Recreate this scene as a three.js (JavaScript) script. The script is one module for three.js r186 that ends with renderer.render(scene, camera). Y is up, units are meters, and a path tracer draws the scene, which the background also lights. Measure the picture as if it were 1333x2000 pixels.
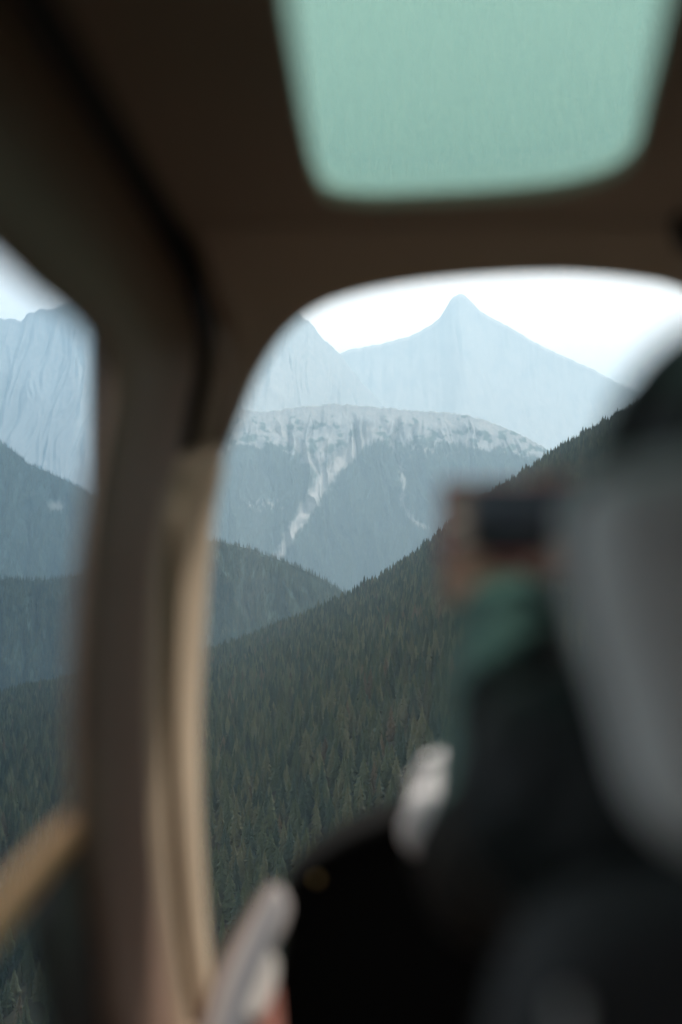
import * as THREE from 'three';
import { mergeGeometries, toCreasedNormals } from 'three/addons/utils/BufferGeometryUtils.js';
import { RoundedBoxGeometry } from 'three/addons/geometries/RoundedBoxGeometry.js';
import { createNoise2D, createNoise3D } from 'simplex-noise';

// ------------------------------------------------------------------ camera, sky, sun, exposure
const scene = new THREE.Scene();
const F = 2778;                                    // focal length in pixels of the 1333 x 2000 photograph
const camera = new THREE.PerspectiveCamera(2 * Math.atan(1000 / F) * 180 / Math.PI, 1333 / 2000, 0.02, 60000);
camera.position.set(0, 0, 0);                      // at chest height above the rear seat
camera.lookAt(0, 0, -1);
camera.focus = 1500; camera.userData.fStop = 1.3;  // fast lens focused on the far slopes
const renderer = new THREE.WebGLRenderer({ antialias: true });
renderer.toneMapping = THREE.LinearToneMapping;
renderer.toneMappingExposure = 2.38;
renderer.shadowMap.enabled = true;

const sunAz = 27 * Math.PI / 180, sunEl = 55 * Math.PI / 180;
const sunDir = new THREE.Vector3(Math.sin(sunAz) * Math.cos(sunEl), Math.sin(sunEl), -Math.cos(sunAz) * Math.cos(sunEl));
{
  const W = 512, H = 256, data = new Float32Array(W * H * 4);
  for (let j = 0; j < H; j++) for (let i = 0; i < W; i++) {
    const el = ((j + 0.5) / H - 0.5) * Math.PI, az = ((i + 0.5) / W - 0.5) * 2 * Math.PI;
    const v = new THREE.Vector3(Math.cos(el) * Math.cos(az), Math.sin(el), Math.cos(el) * Math.sin(az));
    const up = Math.max(0, Math.sin(el)), k = Math.pow(up, 0.45);
    const c = Math.max(0, v.dot(sunDir)), glow = 0.35 * Math.pow(c, 18) + 0.25 * Math.pow(c, 90);
    const o = (j * W + i) * 4;
    data[o] = 2.1 - 1.55 * k + glow; data[o + 1] = 1.74 - 1.18 * k + glow * 0.95; data[o + 2] = 1.46 - 0.86 * k + glow * 0.86; data[o + 3] = 1;
  }
  const sky = new THREE.DataTexture(data, W, H, THREE.RGBAFormat, THREE.FloatType);
  sky.mapping = THREE.EquirectangularReflectionMapping; sky.magFilter = THREE.LinearFilter; sky.needsUpdate = true;
  scene.background = sky; scene.environment = sky;
}
const sun = new THREE.DirectionalLight(new THREE.Color().setRGB(1, 0.93, 0.84), 3.6);
sun.position.copy(sunDir).multiplyScalar(4000); sun.castShadow = true; sun.shadow.radius = 6;
sun.shadow.camera.left = sun.shadow.camera.bottom = -3000; sun.shadow.camera.right = sun.shadow.camera.top = 3000; sun.shadow.camera.far = 12000;
scene.add(sun); scene.add(sun.target);
scene.fog = new THREE.FogExp2(new THREE.Color().setRGB(0.52, 0.80, 1.0), 0.000085);

// ------------------------------------------------------------------ helpers
let seed = 20240611;
const rnd = () => { seed |= 0; seed = seed + 0x6D2B79F5 | 0; let t = Math.imul(seed ^ seed >>> 15, 1 | seed); t = t + Math.imul(t ^ t >>> 7, 61 | t) ^ t; return ((t ^ t >>> 14) >>> 0) / 4294967296; };
const rr = (a, b) => a + (b - a) * rnd();
const n2 = createNoise2D(rnd), n3 = createNoise3D(rnd);
const fbm = (x, y, o = 4) => { let s = 0, a = 1, f = 1, m = 0; for (let i = 0; i < o; i++) { s += a * n2(x * f, y * f); m += a; a *= 0.5; f *= 2.03; } return s / m; };
const clamp = (x, a = 0, b = 1) => Math.min(b, Math.max(a, x));
const sm = (a, b, x) => { const t = clamp((x - a) / (b - a)); return t * t * (3 - 2 * t); };
const lerp = (a, b, t) => a + (b - a) * t;
const V = (x, y, z) => new THREE.Vector3(x, y, z);
const at = (px, py, d) => V((px - 667) / F * d, (1000 - py) / F * d, -d);   // a pixel of the photograph at a known distance
const table = (pts, x) => { // piecewise linear with slope carried on past the ends
  let i = 0; while (i < pts.length - 2 && x > pts[i + 1][0]) i++;
  const [x0, y0] = pts[i], [x1, y1] = pts[i + 1]; return y0 + (y1 - y0) * (x - x0) / (x1 - x0);
};
const smoothTable = (pts, x) => { // Catmull-Rom on a table, linear outside
  const n = pts.length; if (x <= pts[0][0] || x >= pts[n - 1][0]) return table(pts, x);
  let i = 0; while (x > pts[i + 1][0]) i++;
  const p1 = pts[i], p2 = pts[i + 1], p0 = pts[i - 1] ?? p1, p3 = pts[i + 2] ?? p2, w = p2[0] - p1[0], t = (x - p1[0]) / w;
  const m1 = i > 0 ? (p2[1] - p0[1]) / (p2[0] - p0[0]) * w : p2[1] - p1[1], m2 = i + 2 < n ? (p3[1] - p1[1]) / (p3[0] - p1[0]) * w : p2[1] - p1[1];
  return (2 * t ** 3 - 3 * t * t + 1) * p1[1] + (t ** 3 - 2 * t * t + t) * m1 + (-2 * t ** 3 + 3 * t * t) * p2[1] + (t ** 3 - t * t) * m2;
};
const taken = {};
const numbered = (n) => { const k = taken[n] = (taken[n] ?? -1) + 1; return k ? `${n}_${String(k).padStart(3, '0')}` : n; };
const mesh = (name, g, m, parent) => { const o = new THREE.Mesh(g, m); o.name = name; o.castShadow = o.receiveShadow = true; if (parent) parent.add(o); return o; };
const tag = (o, label, category, group, kind) => { o.name = numbered(o.name); o.userData.label = label; if (category) o.userData.category = category; if (group) o.userData.group = group; if (kind) o.userData.kind = kind; scene.add(o); return o; };
const group = (name, x = 0, y = 0, z = 0) => { const g = new THREE.Group(); g.name = name; g.position.set(x, y, z); return g; };
const lin = (r, g, b) => new THREE.Color().setRGB(r, g, b);
const std = (c, rough = 0.8, extra = {}) => new THREE.MeshStandardMaterial({ color: c, roughness: rough, ...extra });
const phys = (c, rough, extra = {}) => new THREE.MeshPhysicalMaterial({ color: c, roughness: rough, ...extra });

function grainTexture(n, lo, hi, scale, tint = [1, 1, 1]) { // speckled grain between two tones, tiling
  const d = new Uint8Array(n * n * 4);
  for (let j = 0; j < n; j++) for (let i = 0; i < n; i++) {
    const a = i / n * 2 * Math.PI, b = j / n * 2 * Math.PI, R = scale;
    const v = 0.5 + 0.5 * n3(Math.cos(a) * R + Math.sin(b) * R * 0.7, Math.sin(a) * R, Math.cos(b) * R), w = rnd(), t = lo + (hi - lo) * clamp(0.55 * v + 0.45 * w);
    for (let c = 0; c < 3; c++) d[(j * n + i) * 4 + c] = t * tint[c]; d[(j * n + i) * 4 + 3] = 255;
  }
  const t = new THREE.DataTexture(d, n, n); t.wrapS = t.wrapT = THREE.RepeatWrapping; t.magFilter = THREE.LinearFilter; t.needsUpdate = true; return t;
}

// a solid strip between two edge curves given as [px, py, distance]; it gets thickness outward
function strip(A, B, out, thick, cols = 8, n = 64, profile = () => 0) {
  const ca = new THREE.CatmullRomCurve3(A.map((p) => at(...p)), false, 'centripetal'), cb = new THREE.CatmullRomCurve3(B.map((p) => at(...p)), false, 'centripetal');
  const pa = [], pb = []; for (let i = 0; i <= n; i++) { pa.push(ca.getPoint(i / n)); pb.push(cb.getPoint(i / n)); }
  const o = out.clone().normalize(), pos = [], uv = [], idx = [], C = cols + 1, N = (n + 1) * C;
  for (let side = 0; side < 2; side++) for (let i = 0; i <= n; i++) for (let j = 0; j <= cols; j++) {
    const v = j / cols, p = pa[i].clone().lerp(pb[i], v).addScaledVector(o, side ? thick : -profile(v, i / n));
    pos.push(p.x, p.y, p.z); uv.push(v * 0.3, i / n * 1.5);
  }
  const quad = (a, b, c, d) => idx.push(a, b, c, a, c, d);
  for (let i = 0; i < n; i++) for (let j = 0; j < cols; j++) { const a = i * C + j; quad(a, a + C, a + C + 1, a + 1); quad(N + a, N + a + 1, N + a + C + 1, N + a + C); }
  for (let i = 0; i < n; i++) { const a = i * C; quad(a, N + a, N + a + C, a + C); const b = a + cols; quad(b, b + C, N + b + C, N + b); }
  for (let j = 0; j < cols; j++) { quad(j, j + 1, N + j + 1, N + j); const b = n * C + j; quad(b, N + b, N + b + 1, b + 1); }
  let g = new THREE.BufferGeometry(); g.setAttribute('position', new THREE.Float32BufferAttribute(pos, 3)); g.setAttribute('uv', new THREE.Float32BufferAttribute(uv, 2)); g.setIndex(idx);
  return toCreasedNormals(g, 0.7);
}
// an outline in a plane, with thickness; (a, b, depth) -> world by three axes
function slab(outline, holes, origin, ex, ey, depth, bevel = 0.004) {
  const mk = (p, C) => { const s = new C(); p.forEach(([a, b], i) => i ? s.lineTo(a, b) : s.moveTo(a, b)); s.closePath(); return s; };
  const s = mk(outline, THREE.Shape); for (const h of holes) s.holes.push(mk(h, THREE.Path));
  const g = new THREE.ExtrudeGeometry(s, { depth: depth - 2 * bevel, bevelEnabled: bevel > 0, bevelSize: bevel, bevelThickness: bevel, bevelSegments: 3, bevelOffset: -bevel });
  g.translate(0, 0, bevel);
  const ez = ex.clone().cross(ey); g.applyMatrix4(new THREE.Matrix4().makeBasis(ex, ey, ez).setPosition(origin)); return g;
}
const rounded = (pts, n = 12) => { const c = new THREE.CatmullRomCurve3(pts.map(([a, b]) => V(a, b, 0)), true, 'centripetal'); return c.getPoints(n * pts.length).slice(0, -1).map((p) => [p.x, p.y]); };

// naive surface nets: a smooth mesh of a distance field
function nets(sdf, lo, hi, cell) {
  const nx = Math.ceil((hi[0] - lo[0]) / cell) + 1, ny = Math.ceil((hi[1] - lo[1]) / cell) + 1, nz = Math.ceil((hi[2] - lo[2]) / cell) + 1;
  const f = new Float32Array(nx * ny * nz), id = (i, j, k) => (k * ny + j) * nx + i;
  for (let k = 0; k < nz; k++) for (let j = 0; j < ny; j++) for (let i = 0; i < nx; i++) f[id(i, j, k)] = sdf(lo[0] + i * cell, lo[1] + j * cell, lo[2] + k * cell);
  const vert = new Int32Array(nx * ny * nz).fill(-1), pos = [], idx = [];
  for (let k = 0; k < nz - 1; k++) for (let j = 0; j < ny - 1; j++) for (let i = 0; i < nx - 1; i++) {
    let sx = 0, sy = 0, sz = 0, c = 0;
    for (let e = 0; e < 12; e++) {
      const ax = e >> 2, b = e & 3; let a0 = [0, 0, 0], a1;
      a0[(ax + 1) % 3] = b & 1; a0[(ax + 2) % 3] = b >> 1; a1 = a0.slice(); a1[ax] = 1;
      const v0 = f[id(i + a0[0], j + a0[1], k + a0[2])], v1 = f[id(i + a1[0], j + a1[1], k + a1[2])];
      if ((v0 < 0) !== (v1 < 0)) { const t = v0 / (v0 - v1); sx += a0[0] + t * (a1[0] - a0[0]); sy += a0[1] + t * (a1[1] - a0[1]); sz += a0[2] + t * (a1[2] - a0[2]); c++; }
    }
    if (c) { vert[id(i, j, k)] = pos.length / 3; pos.push(lo[0] + (i + sx / c) * cell, lo[1] + (j + sy / c) * cell, lo[2] + (k + sz / c) * cell); }
  }
  const q = (a, b, c, d, flip) => { if (a < 0 || b < 0 || c < 0 || d < 0) return; flip ? idx.push(a, c, b, a, d, c) : idx.push(a, b, c, a, c, d); };
  for (let k = 1; k < nz - 1; k++) for (let j = 1; j < ny - 1; j++) for (let i = 1; i < nx - 1; i++) {
    const a = f[id(i, j, k)] < 0;
    if (a !== (f[id(i + 1, j, k)] < 0)) q(vert[id(i, j - 1, k - 1)], vert[id(i, j, k - 1)], vert[id(i, j, k)], vert[id(i, j - 1, k)], !a);
    if (a !== (f[id(i, j + 1, k)] < 0)) q(vert[id(i - 1, j, k - 1)], vert[id(i - 1, j, k)], vert[id(i, j, k)], vert[id(i, j, k - 1)], !a);
    if (a !== (f[id(i, j, k + 1)] < 0)) q(vert[id(i - 1, j - 1, k)], vert[id(i, j - 1, k)], vert[id(i, j, k)], vert[id(i - 1, j, k)], !a);
  }
  const g = new THREE.BufferGeometry(), nor = new Float32Array(pos.length), e = cell * 0.5;
  for (let v = 0; v < pos.length; v += 3) {
    const [x, y, z] = [pos[v], pos[v + 1], pos[v + 2]], n = V(sdf(x + e, y, z) - sdf(x - e, y, z), sdf(x, y + e, z) - sdf(x, y - e, z), sdf(x, y, z + e) - sdf(x, y, z - e)).normalize();
    nor[v] = n.x; nor[v + 1] = n.y; nor[v + 2] = n.z;
  }
  g.setAttribute('position', new THREE.Float32BufferAttribute(pos, 3)); g.setAttribute('normal', new THREE.BufferAttribute(nor, 3)); g.setIndex(idx); return g;
}
const smin = (a, b, k) => { const h = clamp(0.5 + 0.5 * (b - a) / k); return b + (a - b) * h - k * h * (1 - h); };
const cap = (x, y, z, a, b, ra, rb) => { // tapered capsule
  const bx = b[0] - a[0], by = b[1] - a[1], bz = b[2] - a[2], px = x - a[0], py = y - a[1], pz = z - a[2];
  const h = clamp((px * bx + py * by + pz * bz) / (bx * bx + by * by + bz * bz)); return Math.hypot(px - bx * h, py - by * h, pz - bz * h) - (ra + (rb - ra) * h);
};
const ell = (x, y, z, c, r) => { const k0 = Math.hypot((x - c[0]) / r[0], (y - c[1]) / r[1], (z - c[2]) / r[2]), k1 = Math.hypot((x - c[0]) / r[0] ** 2, (y - c[1]) / r[1] ** 2, (z - c[2]) / r[2] ** 2); return k1 ? k0 * (k0 - 1) / k1 : -Math.min(...r); };

// ------------------------------------------------------------------ terrain
const crestNear = [[-300, 1400], [0, 1352], [140, 1318], [300, 1287], [400, 1268], [500, 1238], [600, 1198], [660, 1168], [700, 1148], [760, 1114], [840, 1054], [900, 1006], [960, 958], [1000, 937], [1100, 872], [1215, 807], [1333, 735], [1700, 560]];
const DR = 1700, gPts = crestNear.map(([px, y]) => [(px - 667) / F * DR, (1000 - y) / F * DR - 11]);
const offPts = [[-400, -120], [0, -95], [200, -66], [385, -34], [480, -14], [590, 6], [750, 12], [900, 10], [1230, 4], [1500, 1], [1700, 0], [1850, -25], [2300, -230]];
const NS = 0.78, shape = (x, d) => smoothTable(gPts, clamp(x, -1500, 1200)) + smoothTable(offPts, d) + 5 * fbm(x / 160 + 3, d / 160, 3) * sm(150, 700, d) + 1.2 * fbm(x / 30, d / 30, 2), nearH = (x, d) => NS * shape(x / NS, d / NS);
const vc = (rough = 0.95) => new THREE.MeshPhysicalMaterial({ vertexColors: true, roughness: rough, specularIntensity: 0.1 });

function gridGeometry(nu, nv, fn) { // fn(u, v) -> [x, y, z, r, g, b]
  const pos = [], col = [], idx = [];
  for (let j = 0; j <= nv; j++) for (let i = 0; i <= nu; i++) { const p = fn(i / nu, j / nv); pos.push(p[0], p[1], p[2]); col.push(p[3], p[4], p[5]); }
  for (let j = 0; j < nv; j++) for (let i = 0; i < nu; i++) { const a = j * (nu + 1) + i, b = a + nu + 1; idx.push(a, a + 1, b + 1, a, b + 1, b); }
  const g = new THREE.BufferGeometry(); g.setAttribute('position', new THREE.Float32BufferAttribute(pos, 3)); g.setAttribute('color', new THREE.Float32BufferAttribute(col, 3)); g.setIndex(idx); g.computeVertexNormals(); return g;
}
{
  const g = gridGeometry(150, 130, (u, v) => {
    const x = lerp(-1200, 950, u), d = lerp(-320, 1800, v), t = 0.5 + 0.5 * fbm(x / 40, d / 40, 3);
    return [x, nearH(x, d), -d, lerp(0.012, 0.02, t), lerp(0.014, 0.021, t), lerp(0.009, 0.012, t)];
  });
  tag(mesh('forest_slope', g, vc()), 'mossy brown ground of the near forested slope', null, null, 'structure');
  const f = gridGeometry(60, 60, (u, v) => { const x = lerp(-20000, 20000, u), d = lerp(-8000, 32000, v), t = 0.5 + 0.5 * fbm(x / 2500, d / 2500, 3); return [x, -600 + 30 * fbm(x / 3000 + 9, d / 3000, 2), -d, lerp(0.03, 0.06, t), lerp(0.045, 0.07, t), lerp(0.03, 0.04, t)]; });
  tag(mesh('valley_floor', f, vc()), 'dark wooded valley floor between the mountains', null, null, 'structure');
}
const inside = (poly, x, y) => { let c = false; for (let i = 0, j = poly.length - 1; i < poly.length; j = i++) { const [xi, yi] = poly[i], [xj, yj] = poly[j]; if ((yi > y) !== (yj > y) && x < (xj - xi) * (y - yi) / (yj - yi) + xi) c = !c; } return c; };
const toLine = (L, x, y) => { let m = 1e9; for (let i = 0; i < L.length - 1; i++) { const [ax, ay] = L[i], [bx, by] = L[i + 1], dx = bx - ax, dy = by - ay, h = clamp(((x - ax) * dx + (y - ay) * dy) / (dx * dx + dy * dy)); m = Math.min(m, Math.hypot(x - ax - dx * h, y - ay - dy * h)); } return m; };

// A massif: its crest seen at crest pixels at distance D, a face running down towards the viewer and a back slope. Colours are laid out in
// crest units (column along the crest, height in pixels at D), so that scree, rock and woods keep their outlines.
function massif(name, label, o) {
  const [x0, x1] = [o.crest[0][0], o.crest.at(-1)[0]], nb = 6;
  const crestY = (px) => (o.soft ? smoothTable : table)(o.crest, px) + o.jag * (fbm(px / 23 + o.k, 4.2, 4) + 0.5 * fbm(px / 6 + o.k, 1.2, 2));
  const surf = (px, t) => {
    const yc = (1000 - crestY(px)) / F * o.D, xc = (px - 667) / F * o.D;
    if (t < 0) return [xc, yc + (o.base - yc) * Math.pow(-t, 0.9), -o.D + t * o.run * 0.8];
    const w = sm(0, 0.1, t) * (1 - 0.6 * sm(0.7, 1, t)), q = px / o.spur + 0.35 * fbm(px / 90 + o.k, t * 2 + o.k, 2) + (o.lean ?? 0) * t;
    const rid = 1 - 2 * Math.abs(fbm(q, t * 1.3 + o.k, 4)), fine = fbm(px / (o.spur * 0.3) + 7, t * 10, 4);
    const dd = w * (o.relief * (rid - 0.4) + o.relief * 0.13 * fine);
    const y = lerp(yc, o.base, Math.pow(t, o.pow ?? 0.9)) + 0.25 * dd;
    const d = o.D - o.run * t - dd;
    return [xc * (0.35 + 0.65 * d / o.D), y, -d];
  };
  const g = gridGeometry(o.cols, o.rows + nb, (u, v) => {
    const px = lerp(x0, x1, u), r = v * (o.rows + nb) - nb, t = r < 0 ? r / nb : r / o.rows, p = surf(px, t);
    const sx = 667 + p[0] / -p[2] * F, sy = 1000 - p[1] / -p[2] * F;
    return [...p, ...o.color(sx, sy, t, fbm(sx / 14, sy / 14, 4), fbm(sx / 60 + 5, sy / 60, 3))];
  });
  tag(mesh(name, g, vc()), label, null, null, 'structure');
  return surf;
}
const mix3 = (a, b, t) => [lerp(a[0], b[0], t), lerp(a[1], b[1], t), lerp(a[2], b[2], t)];
const ROCK = [0.1, 0.105, 0.11], ROCKD = [0.07, 0.08, 0.09], SCREE = [0.19, 0.185, 0.175], WOOD = [0.022, 0.04, 0.036], WOOD2 = [0.03, 0.048, 0.038];

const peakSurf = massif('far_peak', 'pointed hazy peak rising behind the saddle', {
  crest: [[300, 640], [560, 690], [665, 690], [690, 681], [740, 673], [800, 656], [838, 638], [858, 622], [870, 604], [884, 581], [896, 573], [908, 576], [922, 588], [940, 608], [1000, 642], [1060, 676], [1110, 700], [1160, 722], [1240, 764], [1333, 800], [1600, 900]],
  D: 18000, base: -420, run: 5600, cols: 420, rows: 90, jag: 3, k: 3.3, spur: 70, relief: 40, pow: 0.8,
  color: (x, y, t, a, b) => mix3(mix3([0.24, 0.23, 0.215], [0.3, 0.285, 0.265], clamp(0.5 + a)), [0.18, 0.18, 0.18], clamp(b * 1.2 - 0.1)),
});
const scree1 = [[-200, 770], [-60, 805], [0, 822], [60, 842], [110, 868], [170, 905], [260, 950]], chute = [[-30, 830], [0, 850], [30, 872], [55, 900], [70, 915]];
const woodsE = [[-400, 720], [-100, 800], [0, 862], [50, 905], [110, 930], [170, 962], [230, 990], [330, 1000], [430, 960], [700, 1000], [700, 1500], [-400, 1500]];
const eSurf = massif('left_mountain', 'craggy mountain with pale scree band behind the side window', {
  crest: [[-420, 560], [-200, 600], [-60, 612], [0, 622], [22, 622], [42, 627], [56, 612], [75, 606], [100, 604], [125, 597], [200, 560], [290, 500], [360, 470], [430, 500], [500, 545], [560, 588], [592, 618], [612, 634], [622, 652], [640, 668], [664, 690], [720, 760], [820, 860], [900, 900]],
  D: 14500, base: -560, run: 6000, cols: 460, rows: 170, jag: 4, k: 8.1, spur: 55, relief: 110, pow: 0.85, lean: 0.4,
  color: (x, y, t, a, b) => {
    const wx = x + 16 * a, wy = y + 14 * b + 10 * a;
    let c = mix3([0.18, 0.18, 0.172], [0.25, 0.242, 0.23], clamp(0.45 + a));
    c = mix3(c, SCREE, 0.85 * clamp(1.5 - toLine(scree1, wx, wy) / 26) * clamp(0.7 + a));
    if (y > 760 && y < 900) c = mix3(c, SCREE, clamp(a * 1.4 - 0.1) * 0.6);
    if (inside(woodsE, wx, wy)) c = mix3(WOOD, WOOD2, clamp(0.5 + b));
    c = mix3(c, SCREE, 0.9 * clamp(1.4 - toLine(chute, wx, wy) / 5));
    c = mix3(c, SCREE, 0.9 * clamp(1.3 - Math.hypot((x - 112) / 18, (y - 988) / 11) + 0.6 * a));
    return c;
  },
});
const gully = [[720, 848], [690, 878], [660, 905], [638, 932], [620, 962], [602, 994], [580, 1024], [560, 1058], [540, 1092]], gully2 = [[540, 838], [580, 868], [608, 900], [638, 936]], gully3 = [[640, 860], [628, 900], [632, 940]], streak = [[764, 862], [782, 900], [790, 948], [786, 985], [800, 1006], [832, 1034]];
const woods1 = [[330, 930], [420, 900], [470, 868], [530, 874], [588, 902], [622, 950], [598, 1000], [562, 1056], [530, 1110], [330, 1110]];
const woods2 = [[548, 1095], [604, 1012], [640, 958], [672, 905], [700, 874], [740, 862], [780, 872], [830, 866], [900, 872], [980, 884], [1060, 900], [1400, 1000], [1400, 1300], [548, 1300]];
const screeC = (x, y, a, b) => {
  const wx = x + 7 * a, wy = y + 7 * b, taper = 0.35 + 0.65 * sm(1095, 920, y);
  return Math.max(clamp(1.4 - toLine(gully, wx, wy) / (11 * taper + 5)), 0.8 * clamp(1.4 - toLine(gully2, wx, wy) / 8), 0.6 * clamp(1.4 - toLine(gully3, wx, wy) / 6), 0.75 * clamp(1.35 - toLine(streak, wx, wy) / 5),
    clamp((a * 1.3 + 0.35 - Math.hypot((x - 512) / 60, (y - 985) / 22)) * 2), clamp((a * 1.3 + 0.3 - Math.hypot((x - 830) / 120, (y - 880) / 30)) * 1.4) * 0.7);
};
const woodsC = (x, y, a, b) => inside(woods1, x + 12 * a, y + 10 * b) || inside(woods2, x + 12 * a, y + 14 * a);
const cSurf = massif('gullied_mountain', 'rounded mountain with pale scree gullies above the valley', {
  crest: [[250, 838], [380, 806], [450, 800], [520, 803], [570, 797], [612, 792], [660, 789], [700, 792], [760, 797], [800, 801], [840, 803], [900, 809], [940, 818], [980, 832], [1020, 851], [1055, 869], [1120, 905], [1250, 980], [1400, 1060]],
  soft: true, D: 8000, base: -580, run: 2800, cols: 520, rows: 210, jag: 3, k: 1.7, spur: 75, relief: 130, pow: 0.92, lean: -0.3,
  color: (x, y, t, a, b) => {
    let c = mix3(mix3([0.115, 0.125, 0.13], [0.16, 0.165, 0.165], clamp(0.6 + a * 0.9)), SCREE, clamp(0.1 + b * 0.9 + 0.5 * a) * 0.6);
    if (y > 812 && fbm(x / 34 + 2, y / 24, 4) + 0.006 * (y - 868) > 0.08) c = mix3(WOOD, WOOD2, clamp(0.5 + b));
    if (woodsC(x, y, a, b)) c = mix3(WOOD, WOOD2, clamp(0.5 + b));
    return mix3(c, SCREE, screeC(x, y, a, b));
  },
});
const sideSurf = massif('side_hill', 'blue wooded hillside below the scree of the craggy mountain', {
  crest: [[-420, 690], [-200, 760], [-100, 800], [0, 862], [30, 884], [55, 906], [110, 930], [170, 962], [260, 1012], [340, 1060], [440, 1130], [520, 1200]],
  D: 5200, base: -560, run: 2000, cols: 200, rows: 80, jag: 2.5, k: 6.4, spur: 80, relief: 80, pow: 0.9, lean: 0.5,
  color: (x, y, t, a, b) => mix3(mix3(WOOD, WOOD2, clamp(0.5 + b)), SCREE, 0.5 * clamp(1.3 - Math.hypot((x - 112) / 18, (y - 988) / 11) + 0.6 * a)),
});
const bSurf = massif('wooded_spur', 'blue green wooded spur falling into the valley', {
  crest: [[-420, 1060], [-200, 1100], [0, 1130], [140, 1128], [250, 1085], [330, 1058], [400, 1055], [470, 1068], [540, 1092], [600, 1117], [650, 1143], [690, 1172], [760, 1240], [860, 1340]],
  soft: true, D: 2350, base: -420, run: 620, cols: 260, rows: 70, jag: 1.2, k: 5.9, spur: 80, relief: 36, pow: 0.95,
  color: (x, y, t, a, b) => mix3(WOOD, WOOD2, clamp(0.5 + b)),
});

// ------------------------------------------------------------------ conifers
function crownGeometry(tiers, per, slim, ragged) { // drooping sprays of needles in tiers, height 1
  const pos = [];
  for (let k = 0; k < tiers; k++) {
    const f = k / (tiers - 1), y = 0.1 + 0.86 * Math.pow(f, 0.92), R = slim * Math.pow(1 - f, 0.82) + 0.012;
    for (let i = 0; i < per; i++) {
      const a = (i + rnd() * 0.7) / per * 2 * Math.PI + k * 2.4, r = R * rr(1 - ragged, 1.12), w = r * rr(0.32, 0.5) + 0.006, dr = r * rr(0.35, 0.75), yy = y + rr(-0.02, 0.02), c = Math.cos(a), s = Math.sin(a), m = 0.58;
      const b = [0, yy + 0.035, 0], tip = [c * r, yy - dr, s * r], l = [c * r * m - s * w, yy - dr * 0.45 - 0.012, s * r * m + c * w], q = [c * r * m + s * w, yy - dr * 0.45 - 0.012, s * r * m - c * w], mid = [c * r * m, yy - dr * 0.3 + 0.012, s * r * m];
      for (const p of [b, l, mid, mid, l, tip, b, mid, q, mid, tip, q]) pos.push(...p);
    }
  }
  for (let i = 0; i < 3; i++) { const a = i * 2.1; pos.push(0, 1.02, 0, Math.cos(a) * 0.02, 0.9, Math.sin(a) * 0.02, Math.cos(a + 2.1) * 0.02, 0.9, Math.sin(a + 2.1) * 0.02); }
  const g = new THREE.BufferGeometry(); g.setAttribute('position', new THREE.Float32BufferAttribute(pos, 3)); g.computeVertexNormals(); return g;
}
const crowns = [crownGeometry(15, 9, 0.23, 0.35), crownGeometry(17, 8, 0.19, 0.45), crownGeometry(14, 10, 0.26, 0.3), crownGeometry(17, 8, 0.21, 0.55)];
const lowCrowns = [crownGeometry(7, 5, 0.17, 0.3), crownGeometry(8, 5, 0.14, 0.4)];
const trunkGeo = new THREE.CylinderGeometry(0.006, 0.016, 0.9, 6); trunkGeo.translate(0, 0.43, 0);
const needle = [lin(0.029, 0.041, 0.022), lin(0.039, 0.049, 0.025), lin(0.019, 0.032, 0.021), lin(0.056, 0.061, 0.033), lin(0.06, 0.049, 0.03)];
const needleMats = needle.map((c) => phys(c, 0.9, { transmission: 0.2, thickness: 0, specularIntensity: 0.15 }));
const bark = std(lin(0.07, 0.055, 0.045), 0.95);
const crownMat = phys(lin(1, 1, 1), 0.9, { transmission: 0.2, thickness: 0, specularIntensity: 0.15 });
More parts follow.
